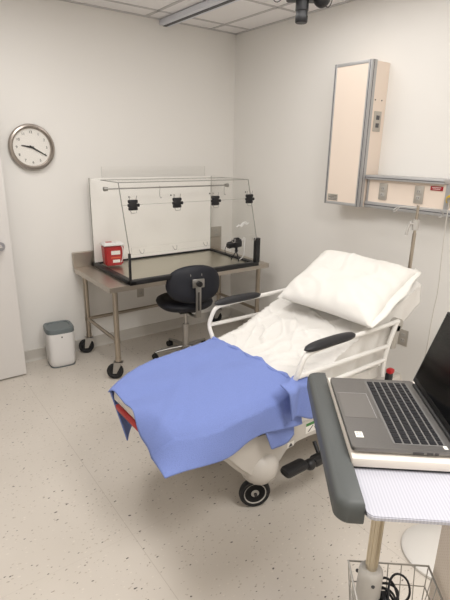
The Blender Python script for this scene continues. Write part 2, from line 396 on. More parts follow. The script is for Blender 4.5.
# ------------------------------------------------------------------ stainless work table
x0, x1, y0, y1, ZT = -1.677, -.1585, -.771, -.033, .76
tb = thing('steel_work_table', 'stainless steel work table on black casters below the clear acrylic hood', 'table', (-.92, -.40, 0))
tt = MB(); tt.bx(x0, x1, y0, y1, ZT-.004, ZT, .0015); tt.bx(x0, x1, y0, y0+.004, ZT-.04, ZT-.004); tt.bx(x0, x0+.004, y0, y1, ZT-.04, ZT-.004); tt.bx(x1-.004, x1, y0, y1, ZT-.04, ZT-.004); tt.bx(x0, x1, y1-.004, y1, ZT-.04, ZT-.004)
tt.build('tabletop', M['steel'], tb, flat=True)
bs = MB(); bs.bx(x0, x1, y1-.004, y1+.026, ZT, ZT+.125, .003); bs.build('backsplash', M['steel'], tb, flat=True)
legs = [(x0+.065, y0+.065), (x1-.065, y0+.065), (x0+.065, y1-.065), (x1-.065, y1-.065)]
def caster(parent, x, y, r, w_, ang, top, mt='rubber', hub='blackp', stem=.012):
    """swivel caster: fork, wheel; ang = heading of the rolling direction"""
    d = Vector((math.cos(ang), math.sin(ang), 0)); n = Vector((-d.y, d.x, 0)); off = -d*r*.45
    c = Vector((x, y, r))+off
    wl = MB()
    q = n.to_track_quat('Z', 'Y').to_matrix().to_4x4()
    wl.lathe([(r*.5, -w_*.3), (r*.62, -w_*.5), (r*.9, -w_*.5), (r, -w_*.25), (r, w_*.25), (r*.9, w_*.5), (r*.62, w_*.5), (r*.5, w_*.3), (r*.5, -w_*.3)], c, 28, rot=q, m=M[mt])
    wl.lathe([(0, -w_*.42), (r*.25, -w_*.42), (r*.55, -w_*.3), (r*.55, w_*.3), (r*.25, w_*.42), (0, w_*.42)], c, 24, rot=q, m=M[hub])
    wheel = wl.build('wheel', None, parent)
    f = MB()
    for sgn in (-1, 1):
        o_ = n*sgn*(w_*.5+.004)
        a = c+o_; b = Vector((x, y, 2*r+.012))+o_
        f.prism([a-d*r*.22+Vector((0, 0, -r*.2)), a+d*r*.22+Vector((0, 0, -r*.2)), b+d*r*.5, b-d*r*.5], None, n*sgn*.003)
    f.prism([Vector((x, y, 2*r+.010))+d*r*.55*a_+n*(w_*.5+.008)*b_ for a_, b_ in ((-1, -1), (1, -1), (1, 1), (-1, 1))], None, (0, 0, .006))
    f.cyl((x, y, 2*r+.01), (x, y, top), stem)
    f.build('fork', M['zinc'], wheel)
for i, (x, y) in enumerate(legs):
    lg = MB(); lg.cyl((x, y, .155), (x, y, ZT-.04), .0205, n=24); lg.cyl((x, y, .30), (x, y, .335), .0235); lg.cyl((x, y, .15), (x, y, .18), .023)
    lg.build('leg', M['steel_leg'], tb)
    caster(tb, x, y, .064, .034, (-.62, -.3, -.35, -.5)[i], .16)
zb = .315
cb_ = MB(); cb_.cyl((legs[0][0], legs[0][1], zb), (legs[2][0], legs[2][1], zb), .0145); cb_.build('side_rail', M['steel_leg'], tb)
cb_ = MB(); cb_.cyl((legs[1][0], legs[1][1], zb), (legs[3][0], legs[3][1], zb), .0145); cb_.build('side_rail', M['steel_leg'], tb)
cb_ = MB(); cb_.cyl((legs[2][0], legs[2][1], zb), (legs[3][0], legs[3][1], zb), .0145); cb_.build('back_rail', M['steel_leg'], tb)

# ------------------------------------------------------------------ acrylic hood on the table
hx0, hx1, hy0, hy1, ZH = -1.525, -.30, -.80, -.06, ZT+.0005
hd = thing('acrylic_hood', 'clear acrylic open-front hood on a black-edged tray upon the steel table', 'hood', (-.9, -.43, ZT))
fr = MB(); fw = .045
fr.bx(hx0, hx1, hy0, hy0+fw, ZH, ZH+.035, .003); fr.bx(hx0, hx1, hy1-fw*.5, hy1, ZH, ZH+.03, .003)
fr.bx(hx0, hx0+fw, hy0, hy1, ZH, ZH+.03, .003); fr.bx(hx1-fw, hx1, hy0, hy1, ZH, ZH+.03, .003)
fr.build('tray_frame', M['blackp'], hd)
MB().bx(hx0+fw, hx1-fw, hy0+fw, hy1-fw*.5, ZH+.004, ZH+.016).build('tray_surface', M['tray_surface'], hd, flat=True)
zt_, zb_ = 1.487, ZH+.03
for xs in (hx0+.012, hx1-.018):
    MB().panel([(xs, hy1-.01, zb_), (xs, hy0+.03, zb_), (xs, hy0+.03, 1.0), (xs, -.63, zt_), (xs, hy1-.01, zt_)], (.008, 0, 0), M['acr'], M['acr_edge']).build('side_panel', None, hd, flat=True)
MB().panel([(hx0+.018, hy1-.012, zb_), (hx1-.018, hy1-.012, zb_), (hx1-.018, hy1-.012, zt_), (hx0+.018, hy1-.012, zt_)], (0, .006, 0), mat('white_back_sheet', (248, 245, 240), .5), M['acr_edge']).build('back_panel', None, hd, flat=True)
MB().panel([(hx0+.018, -.30, zt_), (hx1-.018, -.30, zt_), (hx1-.018, -.63, zt_), (hx0+.018, -.63, zt_)], (0, 0, -.005), M['acr'], M['acr_edge']).build('top_panel', None, hd, flat=True)
MB().panel([(hx0+.018, -.632, zt_), (hx1-.018, -.632, zt_), (hx1-.018, -.765, 1.04), (hx0+.018, -.765, 1.04)], (0, .0048, -.00143), M['acr'], M['acr_edge']).build('front_panel', None, hd, flat=True)
MB().panel([(-1.39, hy1+.012, 1.44), (-.37, hy1+.012, 1.44), (-.37, hy1+.012, 1.575), (-1.39, hy1+.012, 1.575)], (0, .004, 0), M['acr'], M['acr_edge']).build('upper_back_sheet', None, hd, flat=True)
MB().panel([(hx0+.02, -.6835, 1.331), (hx1-.02, -.6835, 1.331), (hx1-.02, -.684, 1.329), (hx0+.02, -.684, 1.329)], (0, -.003, 0), M['acr_edge'], M['acr_edge']).build('hinge_seam', None, hd, flat=True)
# handle strip with loops along the lower front
st = MB(); st.panel([(hx0+.03, -.776, 1.035), (hx1-.03, -.776, 1.035), (hx1-.03, -.779, .985), (hx0+.03, -.779, .985)], (0, .004, 0), M['acr'], M['acr_edge']); st.build('lower_strip', None, hd, flat=True)
for xx in (-1.42, -1.14, -.86, -.58, -.36):
    lp = MB(); lp.tube([(xx+.018*math.cos(a), -.785-.012*abs(math.sin(a)), 1.02-.03*math.sin(a)) for a in [PI*k/8 for k in range(9)]], .0028); lp.build('loop', M['chrome'], hd)
MB().bx(hx0-.004, hx0+.012, hy0-.002, hy0+.018, ZH+.035, 1.0, .003).build('corner_post', M['blackp'], hd)
MB().bx(hx1-.042, hx1+.004, hy0-.004, hy0+.035, ZH+.03, 1.005, .004).build('corner_post', M['blackp'], hd)
rd = MB(); zr = 1.42; rd.cyl((hx0+.02, -.35, zr), (hx1-.02, -.35, zr), .0055)
for xx in (hx0+.02, hx1-.02):
    sg = 1 if xx < -1 else -1
    rd.cyl((xx, -.35, zr), (xx+sg*.015, -.35, zr), .017); rd.cyl((xx+sg*.015, -.35, zr), (xx+sg*.03, -.35, zr), .014)
rd.build('hanging_rod', M['zinc'], hd)
def fy(z): return -.632-(1.487-z)/(1.487-1.04)*.133
for xx in (-1.447, -1.10, -.74, -.37):
    MB().ball((xx, fy(1.385)-.006, 1.385), (.012, .008, .012)).build('screw', M['blackp'], hd)
# binder clips hanging on the front
labels = ['leftmost black spring clip on the hood front above the red sharps box', 'second black spring clip from the left on the hood front', 'third black spring clip from the left on the hood front', 'rightmost black spring clip, at the top right corner of the hood']
for i, xx in enumerate((-1.43, -1.06, -.70, -.345)):
    z = 1.355; yy = fy(z)-.02
    c = thing('spring_clip', labels[i], 'clip', (xx, yy, z-.05), 0, 'black clips on the hood front')
    b = MB(); 
    for dz, wv in ((0, .075), (-.028, .092), (-.052, .07)):
        b.box((xx+(.006 if dz == -.028 else 0), yy, z+dz), (wv, .022, .024), .006)
    b.box((xx, yy, z-.026), (.055, .026, .07), .005)
    b.build('clip_body', M['blackp'], c)
    lw_ = MB(); lw_.tube([(xx-.025, yy, z+.008), (xx-.03, yy-.004, z+.04), (xx-.02, yy-.004, z+.03)], .0025); lw_.build('wire_handle', M['zinc'], c); lw_ = MB(); lw_.tube([(xx+.025, yy, z+.008), (xx+.03, yy-.004, z+.04)], .0025); lw_.build('wire_handle', M['zinc'], c); lw_ = MB()
    lw_.tube([(xx-.028, yy-.008, z-.055), (xx-.02, yy-.012, z-.082), (xx+.02, yy-.012, z-.082), (xx+.028, yy-.008, z-.055)], .0025)
    lw_.build('wire_handle', M['zinc'], c)
for xx, lab in ((-1.02, 'small wire hook on the hood rod, left of the hood middle'), (-.36, 'small wire hook at the right end of the hood rod')):
    h = MB(); h.tube([(xx-.003, -.35, zr+.0095), (xx+.006, -.342, zr+.0085), (xx+.008, -.341, zr), (xx+.003, -.343, zr-.03), (xx, -.345, zr-.06), (xx+.005, -.347, zr-.09), (xx+.018, -.35, zr-.08)], .0022, smooth=2)
    props(h.build('wire_hook', M['zinc']), lab, 'hook', 'wire hooks on the rod')

# sharps container
sh = thing('sharps_container', 'red plastic sharps container with white lid on the left of the black tray', 'sharps container', (-1.405, -.22, ZH+.03), math.radians(-8))
F = wm(sh); 
def taper(mb, w0, d0, w1, d1, z0, z1, bev, m=None, n=1):
    t = bmesh.new(); vs = []
    for (w_, d_, z_) in ((w0, d0, z0), (w1, d1, z1)):
        for sx_, sy_ in ((-1, -1), (1, -1), (1, 1), (-1, 1)): vs.append(t.verts.new((sx_*w_/2, sy_*d_/2, z_)))
    t.faces.new(vs[:4][::-1]); t.faces.new(vs[4:])
    for k in range(4): t.faces.new((vs[k], vs[(k+1) % 4], vs[4+(k+1) % 4], vs[4+k]))
    if bev: bmesh.ops.bevel(t, geom=t.edges[:], offset=bev, segments=3, affect='EDGES')
    mb._merge(t, mb._mi(m)); return mb
taper(MB(F), .145, .10, .165, .12, 0, .17, .012).build('bin_body', M['red'], sh)
l_ = MB(F); l_.box((0, 0, .176), (.178, .132, .016), .007); l_.box((-.03, 0, .186), (.085, .075, .012), .005); l_.box((.05, .01, .184), (.05, .09, .008), .003); l_.build('lid', M['whitep'], sh)
MB(F).box((-.03, 0, .193), (.05, .035, .003), .001).build('lid_opening', M['red'], sh)
MB(F).box((.01, -.0565, .12), (.075, .002, .05)).build('warning_label', M['paper'], sh, flat=True)
MB(F).box((.01, -.0565+.003, .078), (.08, .002, .028), rot=Matrix.Rotation(.0, 4, 'X')).build('orange_label', M['orange'], sh, flat=True)
MB(F).box((.015, -.0535, .04), (.06, .002, .024)).build('lower_label', M['paper'], sh, flat=True)
MB(F).tube([(.06, -.062, .17), (.07, -.068, .13), (.066, -.064, .07), (.055, -.058, .03)], .004, smooth=2).build('strap', M['whitep'], sh)

# camera inside hood
dc = thing('small_camera', 'small black camera on a mini tripod inside the right end of the hood', 'camera', (-.40, -.60, ZH+.016))
RZc = Matrix.Rotation(math.radians(15), 4, 'Z')
MB().box((-.40, -.60, .935), (.10, .055, .07), .01, rot=RZc).build('camera_body', M['blackp'], dc)
b = MB(); b.cyl((-.44, -.60, .93), (-.485, -.60, .925), .03, n=24); b.cyl((-.485, -.6, .925), (-.495, -.6, .925), .026); b.build('camera_lens', M['blackp'], dc)
MB().box((-.40, -.60, .976), (.05, .03, .018), .005).build('viewfinder', M['blackp'], dc)
b = MB(); b.cyl((-.40, -.60, .90), (-.40, -.60, .86), .012); b.ball((-.40, -.60, .868), (.03, .03, .03))
for a in (.4, 2.5, 4.6): b.tube([(-.40, -.60, .862), (-.40+.035*math.cos(a), -.60+.035*math.sin(a), .81), (-.40+.045*math.cos(a), -.60+.045*math.sin(a), ZH+.02)], .0045)
b.build('mini_tripod', M['blackp'], dc)
b = MB(); b.tube([(-.44, -.575, .95), (-.50, -.56, .90), (-.49, -.56, .84), (-.43, -.56, .80), (-.40, -.53, ZH+.021)], .0025, smooth=2); b.build('camera_cable', M['blackp'], dc)
b = MB(); b.tube([(-.36, -.62, .96), (-.335, -.64, 1.0), (-.345, -.64, .9), (-.34, -.64, .84), (-.35, -.62, .80), (-.36, -.60, ZH+.021)], .005, smooth=2)
props(b.build('white_cable', M['whitep']), 'white cable looping down beside the camera in the hood', 'cable')
b = MB(); b.tube([(-.45, -.66, 1.09), (-.42, -.66, 1.11), (-.40, -.66, 1.085), (-.37, -.66, 1.12), (-.34, -.66, 1.10), (-.345, -.66, 1.13), (-.39, -.66, 1.12), (-.41, -.66, 1.09)], .006, smooth=2)
b.tube([(-.345, -.66, 1.10), (-.318, -.66, 1.12)], .004)
props(b.build('coiled_tube', M['whitep']), 'loose coil of white tubing clipped at the right side of the hood above the camera', 'tubing')

# wall outlets
def outlet(name, label, c, nrm, wd=.07, hg=.115, box=0):
    n = Vector(nrm); h = Vector((0, 0, 1)); s_ = h.cross(n); c = Vector(c)
    t = thing(name, label, 'outlet', c-Vector((0, 0, hg/2)))
    def bb(mb, du, dv, w_, h_, d0, d1, bev=0):
        R_ = Matrix((s_, n, h)).transposed().to_4x4()
        mb.box(c+s_*du+h*dv+n*(d0+d1)/2, (w_, d1-d0, h_), bev, rot=R_); return mb
    bb(MB(), 0, 0, wd, hg, .0005+box*0, .006+box, .002).build('cover_plate', M['plate'], t)
    for dv in (-.022, .022):
        r = bb(MB(), 0, dv, .034, .028, .006+box, .0085+box, .003).build('socket', M['greycast'], t)
        k = MB(); bb(k, -.007, dv+.003, .0025, .01, .0085+box, .0092+box); bb(k, .007, dv+.003, .0025, .01, .0085+box, .0092+box); k.build('slot', M['ink'], r, flat=True)
outlet('wall_outlet', 'steel duplex outlet on the wall below the steel table', (-1.06, 0, .451), (0, -1, 0))
outlet('wall_outlet', 'double steel outlet on the clock wall seen through the right end of the hood', (-.20, 0, .93), (0, -1, 0), .13, .115)
outlet('wall_outlet', 'steel duplex outlet low on the right wall behind the bed head', (0, -2.085, .447), (-1, 0, 0), .075, .12)

# ------------------------------------------------------------------ air purifier / bin on the floor
bn = thing('waste_bin', 'white rounded-square bin with grey lid on the floor between door and steel table', 'bin', (-1.885, -.165, 0), math.radians(-6))
F = wm(bn)
def rsq(w_, d_, z_, e=4.2, n=40):
    return [(w_/2*math.copysign(abs(math.cos(a))**(2/e), math.cos(a)), d_/2*math.copysign(abs(math.sin(a))**(2/e), math.sin(a)), z_) for a in [2*PI*k/n for k in range(n)]]
def loft(mb, secs, m=None, cap=True):
    t = bmesh.new(); R_ = [[t.verts.new(p) for p in s_] for s_ in secs]; n = len(R_[0])
    for A, B in zip(R_, R_[1:]):
        for k in range(n): t.faces.new((A[k], A[(k+1) % n], B[(k+1) % n], B[k]))
    if cap: t.faces.new(R_[0][::-1]); t.faces.new(R_[-1])
    mb._merge(t, mb._mi(m)); return mb
loft(MB(F), [rsq(.19, .19, .008), rsq(.205, .205, .02), rsq(.212, .212, .06), rsq(.222, .222, .285), rsq(.222, .222, .293)]).build('bin_body', M['whitep'], bn)
loft(MB(F), [rsq(.20, .20, 0), rsq(.205, .205, .008)]).build('foot', M['greylid'], bn)
loft(MB(F), [rsq(.222, .222, .2935), rsq(.223, .223, .322), rsq(.215, .215, .332), rsq(.17, .17, .333), rsq(.165, .165, .327)]).build('lid', M['greylid'], bn)
MB(F).box((0, -.1115, .265), (.01, .003, .012), .001).build('emblem', M['ink'], bn)

# ------------------------------------------------------------------ task chair
ch = thing('task_chair', 'dark navy armless task chair with oval backrest pulled up to the steel table', 'chair', (-.955, -.635, 0), math.radians(-12))
F = wm(ch)
def cushion(mb, w_, d_, h_, e=2.6, n=44, rings=8, fz=None):
    secs = []
    for i in range(rings+1):
        a = -PI/2+PI*i/rings; k = math.cos(a)**.45 if math.cos(a) > 1e-6 else .02
        secs.append([(x, y, h_/2*math.sin(a)+(fz(x, y) if fz else 0)) for x, y, _ in rsq(w_*max(k, .02), d_*max(k, .02), 0, e, n)])
    return loft(mb, secs)
s_ = MB(); cushion(s_, .47, .42, .11, fz=lambda x, y: .02*(x*x+y*y)/.04*.4)
s_.F = F @ Matrix.Translation((0, .03, .487)); s_.build('seat', M['navy'], ch)
b = MB(F); b.cyl((0, 0, .09), (0, 0, .30), .028, n=24); b.cyl((0, 0, .30), (0, 0, .425), .014, m=None); b.build('gas_column', M['chrome'], ch)
MB(F).box((0, .0, .432), (.16, .18, .022), .006).build('seat_mechanism', M['blackp'], ch)
s_ = MB(); cushion(s_, .46, .30, .065, e=2.3, fz=lambda x, y: -1.0*x*x)
bt = F @ Matrix.Translation((0, -.235, .712)) @ Matrix.Rotation(math.radians(82), 4, 'X')
s_.F = bt; back = s_.build('backrest', M['navy'], ch)
s_ = MB(bt); s_.box((0, .075, .024), (.10, .022, .008), .003); s_.build('hand_slot', M['greycast'], ch)
s_ = MB(F); s_.tube([(0, .06, .425), (0, -.12, .42), (0, -.24, .44), (0, -.29, .50), (0, -.295, .60), (0, -.285, .74)], .012, smooth=2); s_.build('back_bar', M['chrome'], ch)
s_ = MB(F); s_.box((0, -.30, .585), (.045, .01, .26), .003); s_.box((0, -.296, .735), (.10, .018, .07), .006); s_.build('back_bracket', M['zinc'], ch)
s_ = MB(F); s_.box((0, -.307, .59), (.014, .004, .15), .001); s_.build('bracket_slot', M['ink'], ch)
s_ = MB(F); s_.cyl((0, -.30, .735), (0, -.335, .735), .022, n=10); s_.build('adjuster_knob', M['blackp'], ch)
s_ = MB(F); s_.cyl((0, 0, .07), (0, 0, .11), .04); s_.build('base_hub', M['chrome'], ch)
for k in range(5):
    a = 2*PI*k/5+.55; dx, dy = math.cos(a), math.sin(a)
    s_ = MB(F); s_.tube([(.03*dx, .03*dy, .095), (.16*dx, .16*dy, .085), (.27*dx, .27*dy, .068)], [.017, .014, .011], m=None)
    leg = s_.build('leg', M['zinc'], ch)
    s_ = MB(F); cx_, cy_ = .27*dx, .27*dy
    for sg in (-1, 1):
        s_.cyl((cx_+sg*.006*-dy, cy_+sg*.006*dx, .026), (cx_+sg*.022*-dy, cy_+sg*.022*dx, .026), .026, n=18)
    s_.cyl((cx_, cy_, .03), (cx_, cy_, .066), .01); s_.build('wheel', M['rubber'], leg)

# ------------------------------------------------------------------ vertical wall cabinet and horizontal console
wc = thing('wall_cabinet', 'tall cream wall cabinet with aluminium edges hung on the right wall', 'wall cabinet', (0, -1.545, 1.35))
D = .19; ya, yb_, za, zc = -1.398, -1.716, 1.355, 2.30
MB().bx(-D+.012, -.0005, yb_+.006, ya-.006, za+.004, zc-.004).build('cabinet_body', M['cream'], wc, flat=True)
MB().bx(-D-.001, -D+.012, yb_+.03, ya-.022, za+.02, zc-.02, .001).build('front_panel', M['cream'], wc, flat=True)
fm = MB()
for (a, b_) in ((ya-.022, ya), (yb_, yb_+.03)):
    lo, hi = min(a, b_), max(a, b_); fm.bx(-D-.004, -D+.03, lo, hi, za, zc, .002, m=M['alum'])
    fm.bx(-D-.0045, -D, (lo+hi)/2-.003, (lo+hi)/2+.003, za, zc, m=M['dark_groove'])
fm.bx(-D-.004, -D+.02, yb_+.03, ya-.022, zc-.02, zc, .002, m=M['alum']); fm.bx(-D-.004, -D+.02, yb_+.03, ya-.022, za, za+.02, .002, m=M['alum'])
fm.bx(-D-.004, -D+.045, yb_-.001, yb_+.005, za, zc, m=M['alum']); fm.bx(-D+.012, -D+.018, yb_-.0015, yb_, za, zc, m=M['dark_groove'])
fm.build('aluminium_frame', None, wc)
MB().bx(-D-.0018, -D-.001, ya-.125, ya-.03, za+.025, za+.072).build('info_label', M['plate'], wc, flat=True)
k = MB()
for r_ in range(4): k.bx(-D-.0023, -D-.0018, ya-.118, ya-.037-(r_ % 2)*.02, za+.031+r_*.010, za+.034+r_*.010)
k.build('label_print', M['ink'], wc, flat=True)
MB().bx(-.115, -.04, yb_+.001, yb_+.007, 1.86, 1.99, .002).build('cover_plate', M['plate'], wc)
for zz in (1.90, 1.95): MB().bx(-.095, -.060, yb_-.0005, yb_+.001, zz-.014, zz+.014, .0007).build('switch', M['dark_groove'], wc)
k = MB()
for xx in (-.12, -.05): k.ball((xx, yb_+.004, 2.06), (.01, .006, .01))
k.build('screw', M['dark_groove'], wc)
hc = thing('wall_console', 'low horizontal cream and aluminium service console on the right wall with outlets', 'wall console', (0, -2.3, 1.36))
Dc = .12; yc0, yc1, zc0, zc1 = -2.95, -1.719, 1.365, 1.575
MB().bx(-Dc+.004, -.0005, yc0, yc1, zc0+.01, zc1-.03).build('console_body', M['cream'], hc, flat=True)
k = MB(); k.bx(-Dc-.03, -.0005, -2.30, yc1, zc1-.03, zc1, .004, m=M['alum']); k.bx(-Dc-.0305, -Dc-.02, -2.30, yc1, zc1-.018, zc1-.013, m=M['dark_groove']); k.build('top_shelf', None, hc)
k = MB(); k.bx(-Dc-.012, -.0005, yc0, yc1, zc0-.012, zc0+.03, .003, m=M['alum']); k.bx(-Dc-.0125, -Dc, yc0, yc1, zc0+.006, zc0+.012, m=M['dark_groove']); k.build('bottom_rail', None, hc)
MB().bx(-Dc-.0, -Dc+.01, -1.735, yc1, zc0, zc1-.03).build('end_trim', M['alum'], hc); MB().bx(-Dc-.0, -Dc+.01, -2.33, -2.30, zc0, zc1-.03).build('end_trim', M['alum'], hc)
for yy in (-1.855, -2.125):
    pl = MB().bx(-Dc-.003, -Dc+.004, yy-.032, yy+.032, 1.415, 1.525, .002).build('outlet_plate', M['plate'], hc)
    k = MB()
    for zz in (1.45, 1.49): k.bx(-Dc-.006, -Dc-.003, yy-.015, yy+.015, zz-.013, zz+.013, .002)
    k.build('socket', M['greycast'], pl)
    k = MB()
    for zz in (1.45, 1.49):
        for d_ in (-.006, .006): k.bx(-Dc-.0068, -Dc-.006, yy+d_-.0015, yy+d_+.0015, zz-.004, zz+.007)
    k.build('slot', M['ink'], pl, flat=True)
rl = MB().bx(-Dc-.002, -Dc+.004, -2.28, -2.20, 1.505, 1.53).build('red_label', M['redlab'], hc, flat=True)
k = MB()
for r_, ww in ((1.512, .05), (1.521, .06)): k.bx(-Dc-.0025, -Dc-.002, -2.24-ww/2, -2.24+ww/2, r_, r_+.003)
k.build('label_print', M['paper'], rl, flat=True)
g = MB(); g.cyl((-Dc+.003, -2.355, 1.46), (-Dc-.03, -2.355, 1.46), .03, n=24); gp = g.build('gas_outlet', M['yellow'], hc)
g = MB(); g.cyl((-Dc-.03, -2.355, 1.46), (-Dc-.05, -2.355, 1.46), .015, n=16); g.cyl((-Dc-.045, -2.355, 1.46), (-Dc-.045, -2.355, 1.41), .008); g.build('gas_connector', M['chrome'], gp)
g = MB(); g.tube([(-Dc-.05, -2.36, 1.40), (-Dc-.05, -2.36, 1.3), (-Dc-.055, -2.37, 1.1), (-Dc-.04, -2.375, .9), (-Dc-.055, -2.37, .75), (-Dc-.04, -2.36, .45), (-Dc-.05, -2.34, .2), (-Dc-.06, -2.30, .012), (-Dc-.12, -2.25, .006)], .0028, smooth=2)
props(g.build('oxygen_tube', M['tube']), 'thin clear tube hanging down the right wall below the yellow gas outlet', 'tube')

# ------------------------------------------------------------------ stretcher bed
YN, YF = -2.47, -1.80; ZS = .68
bed = thing('hospital_bed', 'cream hospital stretcher bed with raised head section and black armrests', 'hospital bed', (-1.3, (YN+YF)/2, 0))
def zsurf(x):
    if x < -1.95: return .625+(x+2.25)*.05
    if x < -1.45: return .64+(x+1.95)*.08
    if x < -1.30: return .68+(x+1.45)*.2
    return .71+(x+1.30)*.42
def sstep(a, b, x): t = min(1, max(0, (x-a)/(b-a))); return t*t*(3-2*t)
def yF_(x): return YF-.005-.15*max(0, (-1.85-x)/.33)**2
def yN_(x): return YN+.12*max(0, (-1.90-x)/.30)**2
# mattress
xs_ = [-2.17+i*(1.60/40) for i in range(41)]
def mprof(x, th):
    z = zsurf(x)-.004; a = []
    n = 30
    for k in range(n+1):
        v = k/n; y = yN_(x)+.008+.16*sstep(2.06, 2.17, -x)+(yF_(x)-yN_(x)-.016-.16*sstep(2.06, 2.17, -x))*v; e = min(v, 1-v)*(YF-YN)
        a.append((x, y, z-(.03*(1-min(1, e/.03))**2)-.04*sstep(1.35, 1.5, -x)*max(0, 1-(y-yN_(x))/.2)**2))
    for k in range(n+1):
        v = 1-k/n; y = yN_(x)+.008+.16*sstep(2.06, 2.17, -x)+(yF_(x)-yN_(x)-.016-.16*sstep(2.06, 2.17, -x))*v
        a.append((x, y, z-th+(.0)))
    return a
mt = MB(); loft(mt, [mprof(x, .05 if x < -2.0 else (.05+(x+2.0)*.5 if x < -1.9 else .10)) for x in xs_]); mt.build('mattress', M['sheet'], bed)
MB().bx(-2.186, -1.9, -2.29, -2.0, .549, .573, .004).build('foot_edge_board', M['redstripe'], bed)
# deck frame
k = MB(); k.bx(-2.13, -1.42, YN+.15, YF-.16, .51, .543, .006); k.build('foot_deck', M['deck'], bed)
k = MB(); k.bx(-1.45, -.84, YN-.005, YN+.05, .53, .60, .01); k.bx(-1.45, -.84, YF-.05, YF+.005, .53, .60, .01); k.bx(-1.45, -1.38, YN, YF, .53, .60, .01); k.bx(-.90, -.84, YN, YF, .53, .60, .01); k.build('side_frame', M['frame'], bed)
k = MB(); k.prism([(-1.3, YN+.03, .60), (-.52, YN+.03, .928), (-.52, YN+.03, .90), (-1.28, YN+.03, .575)], None, (0, YF-YN-.06, 0)); k.build('back_deck', M['deck'], bed)
for yy in (YN+.15, YF-.15): MB().tube([(-.87, yy, .56), (-.80, yy, .79)], .016).build('back_strut', M['zinc'], bed)
# undercarriage
k = MB(); k.bx(-1.40, -.86, YN+.08, YF-.08, .40, .52, .01); k.build('litter_box', M['blackp'], bed)
def hood(y0_, y1_):
    out = [(-2.02, .50), (-1.93, .45), (-1.84, .36), (-1.78, .29), (-1.72, .23), (-1.66, .19), (-1.54, .18), (-1.51, .23), (-1.47, .275), (-1.40, .295), (-1.30, .295), (-.95, .25), (-.62, .22), (-.56, .24), (-.50, .40), (-.52, .44), (-1.00, .43), (-1.40, .43), (-1.66, .46), (-1.85, .515), (-1.98, .53)]
    t = MB(); t.prism([(x, y0_, z) for x, z in out], None, (0, y1_-y0_, 0), bev=.02, seg=3); return t
k = hood(YN+.035, YF-.035)
for yy in (YN+.115, YF-.115):
    k.ball((-1.615, yy+(-.03 if yy < -2.2 else .03), .235), (.20, .20, .19)); k.ball((-.64, yy, .26), (.2, .2, .16))
k.build('base_cover', M['hood'], bed)
for yy, sgn in ((YN+.03, -1), (YF-.03, 1)):
    pass
ly = YN+.0345
lab = MB().bx(-1.35, -1.20, ly-.001, ly, .335, .395).build('warning_label', M['paper'], bed, flat=True)
MB().bx(-1.35, -1.20, ly-.002, ly-.001, .378, .395).build('green_band', M['green'], lab, flat=True)
k = MB(); k.prism([(-1.335, ly-.001, .342), (-1.328, ly-.001, .342), (-1.295, ly-.001, .372), (-1.302, ly-.001, .372)], None, (0, -.001, 0)); k.bx(-1.29, -1.215, ly-.002, ly-.001, .358, .362); k.bx(-1.285, -1.23, ly-.002, ly-.001, .347, .351); k.build('label_print', M['ink'], lab, flat=True)
lab = MB().bx(-1.475, -1.43, ly-.001, ly, .30, .33).build('warning_label', M['paper'], bed, flat=True)
MB().prism([(-1.467, ly-.001, .304), (-1.438, ly-.001, .304), (-1.452, ly-.001, .324)], None, (0, -.001, 0)).build('label_print', M['ink'], lab, flat=True)
# casters
def bigcaster(x, y, ang, r=.08):
    d = Vector((math.cos(ang), math.sin(ang), 0)); n = Vector((-d.y, d.x, 0)); q = n.to_track_quat('Z', 'Y').to_matrix().to_4x4()
    c = Vector((x, y, r))
    wl = MB(); w_ = .036
    wl.lathe([(r*.74, -w_*.35), (r*.76, -w_*.5), (r*.93, -w_*.5), (r, -w_*.2), (r, w_*.2), (r*.93, w_*.5), (r*.76, w_*.5), (r*.74, w_*.35), (r*.74, -w_*.35)], c, 36, rot=q, m=M['rubber'])
    wl.lathe([(0, -w_*.35), (r*.2, -w_*.5), (r*.3, -w_*.25), (r*.6, -w_*.25), (r*.72, -w_*.45), (r*.72, w_*.45), (r*.6, w_*.25), (r*.3, w_*.25), (r*.2, w_*.5), (0, w_*.35)], c, 28, rot=q, m=M['greycast'])
    wo = wl.build('wheel', None, bed)
    f = MB()
    f.lathe([(0, .215), (.05, .21), (.06, .19), (.058, .172), (0, .17)], (x, y, 0), 24)
    t = f
    up = Vector((0, 0, 1))
    for sg in (1,):
        o_ = n*sg*(w_*.5+.003)
        f.prism([c+o_-d*.015-up*.01, c+o_+d*.015-up*.01, c+o_+d*.05+up*.1, c+o_-d*.05+up*.1], None, n*sg*.006)
    f.build('fork', M['blackp'], wo)
    MB().cyl(c-n*.03, c+n*.03, .008).build('axle', M['ink'], wo)
bigcaster(-1.635, YN+.085, math.radians(-25)); bigcaster(-1.61, YF-.09, math.radians(-25)); bigcaster(-.62, YN+.09, .5); bigcaster(-.62, YF-.09, .5)
# brake pedal
k = MB(); k.tube([(-1.26, YN+.05, .25), (-1.27, YN-.0, .20), (-1.28, YN-.02, .17)], .011); k.box((-1.47, YN-.02, .215), (.15, .07, .045), .02); k.box((-1.29, YN-.02, .195), (.11, .06, .05), .018); k.cyl((-1.52, YN-.02, .215), (-1.12, YN-.02, .195), .016); k.ball((-1.37, YN-.03, .2), (.06, .06, .06)); k.build('brake_pedal', M['blackp'], bed)
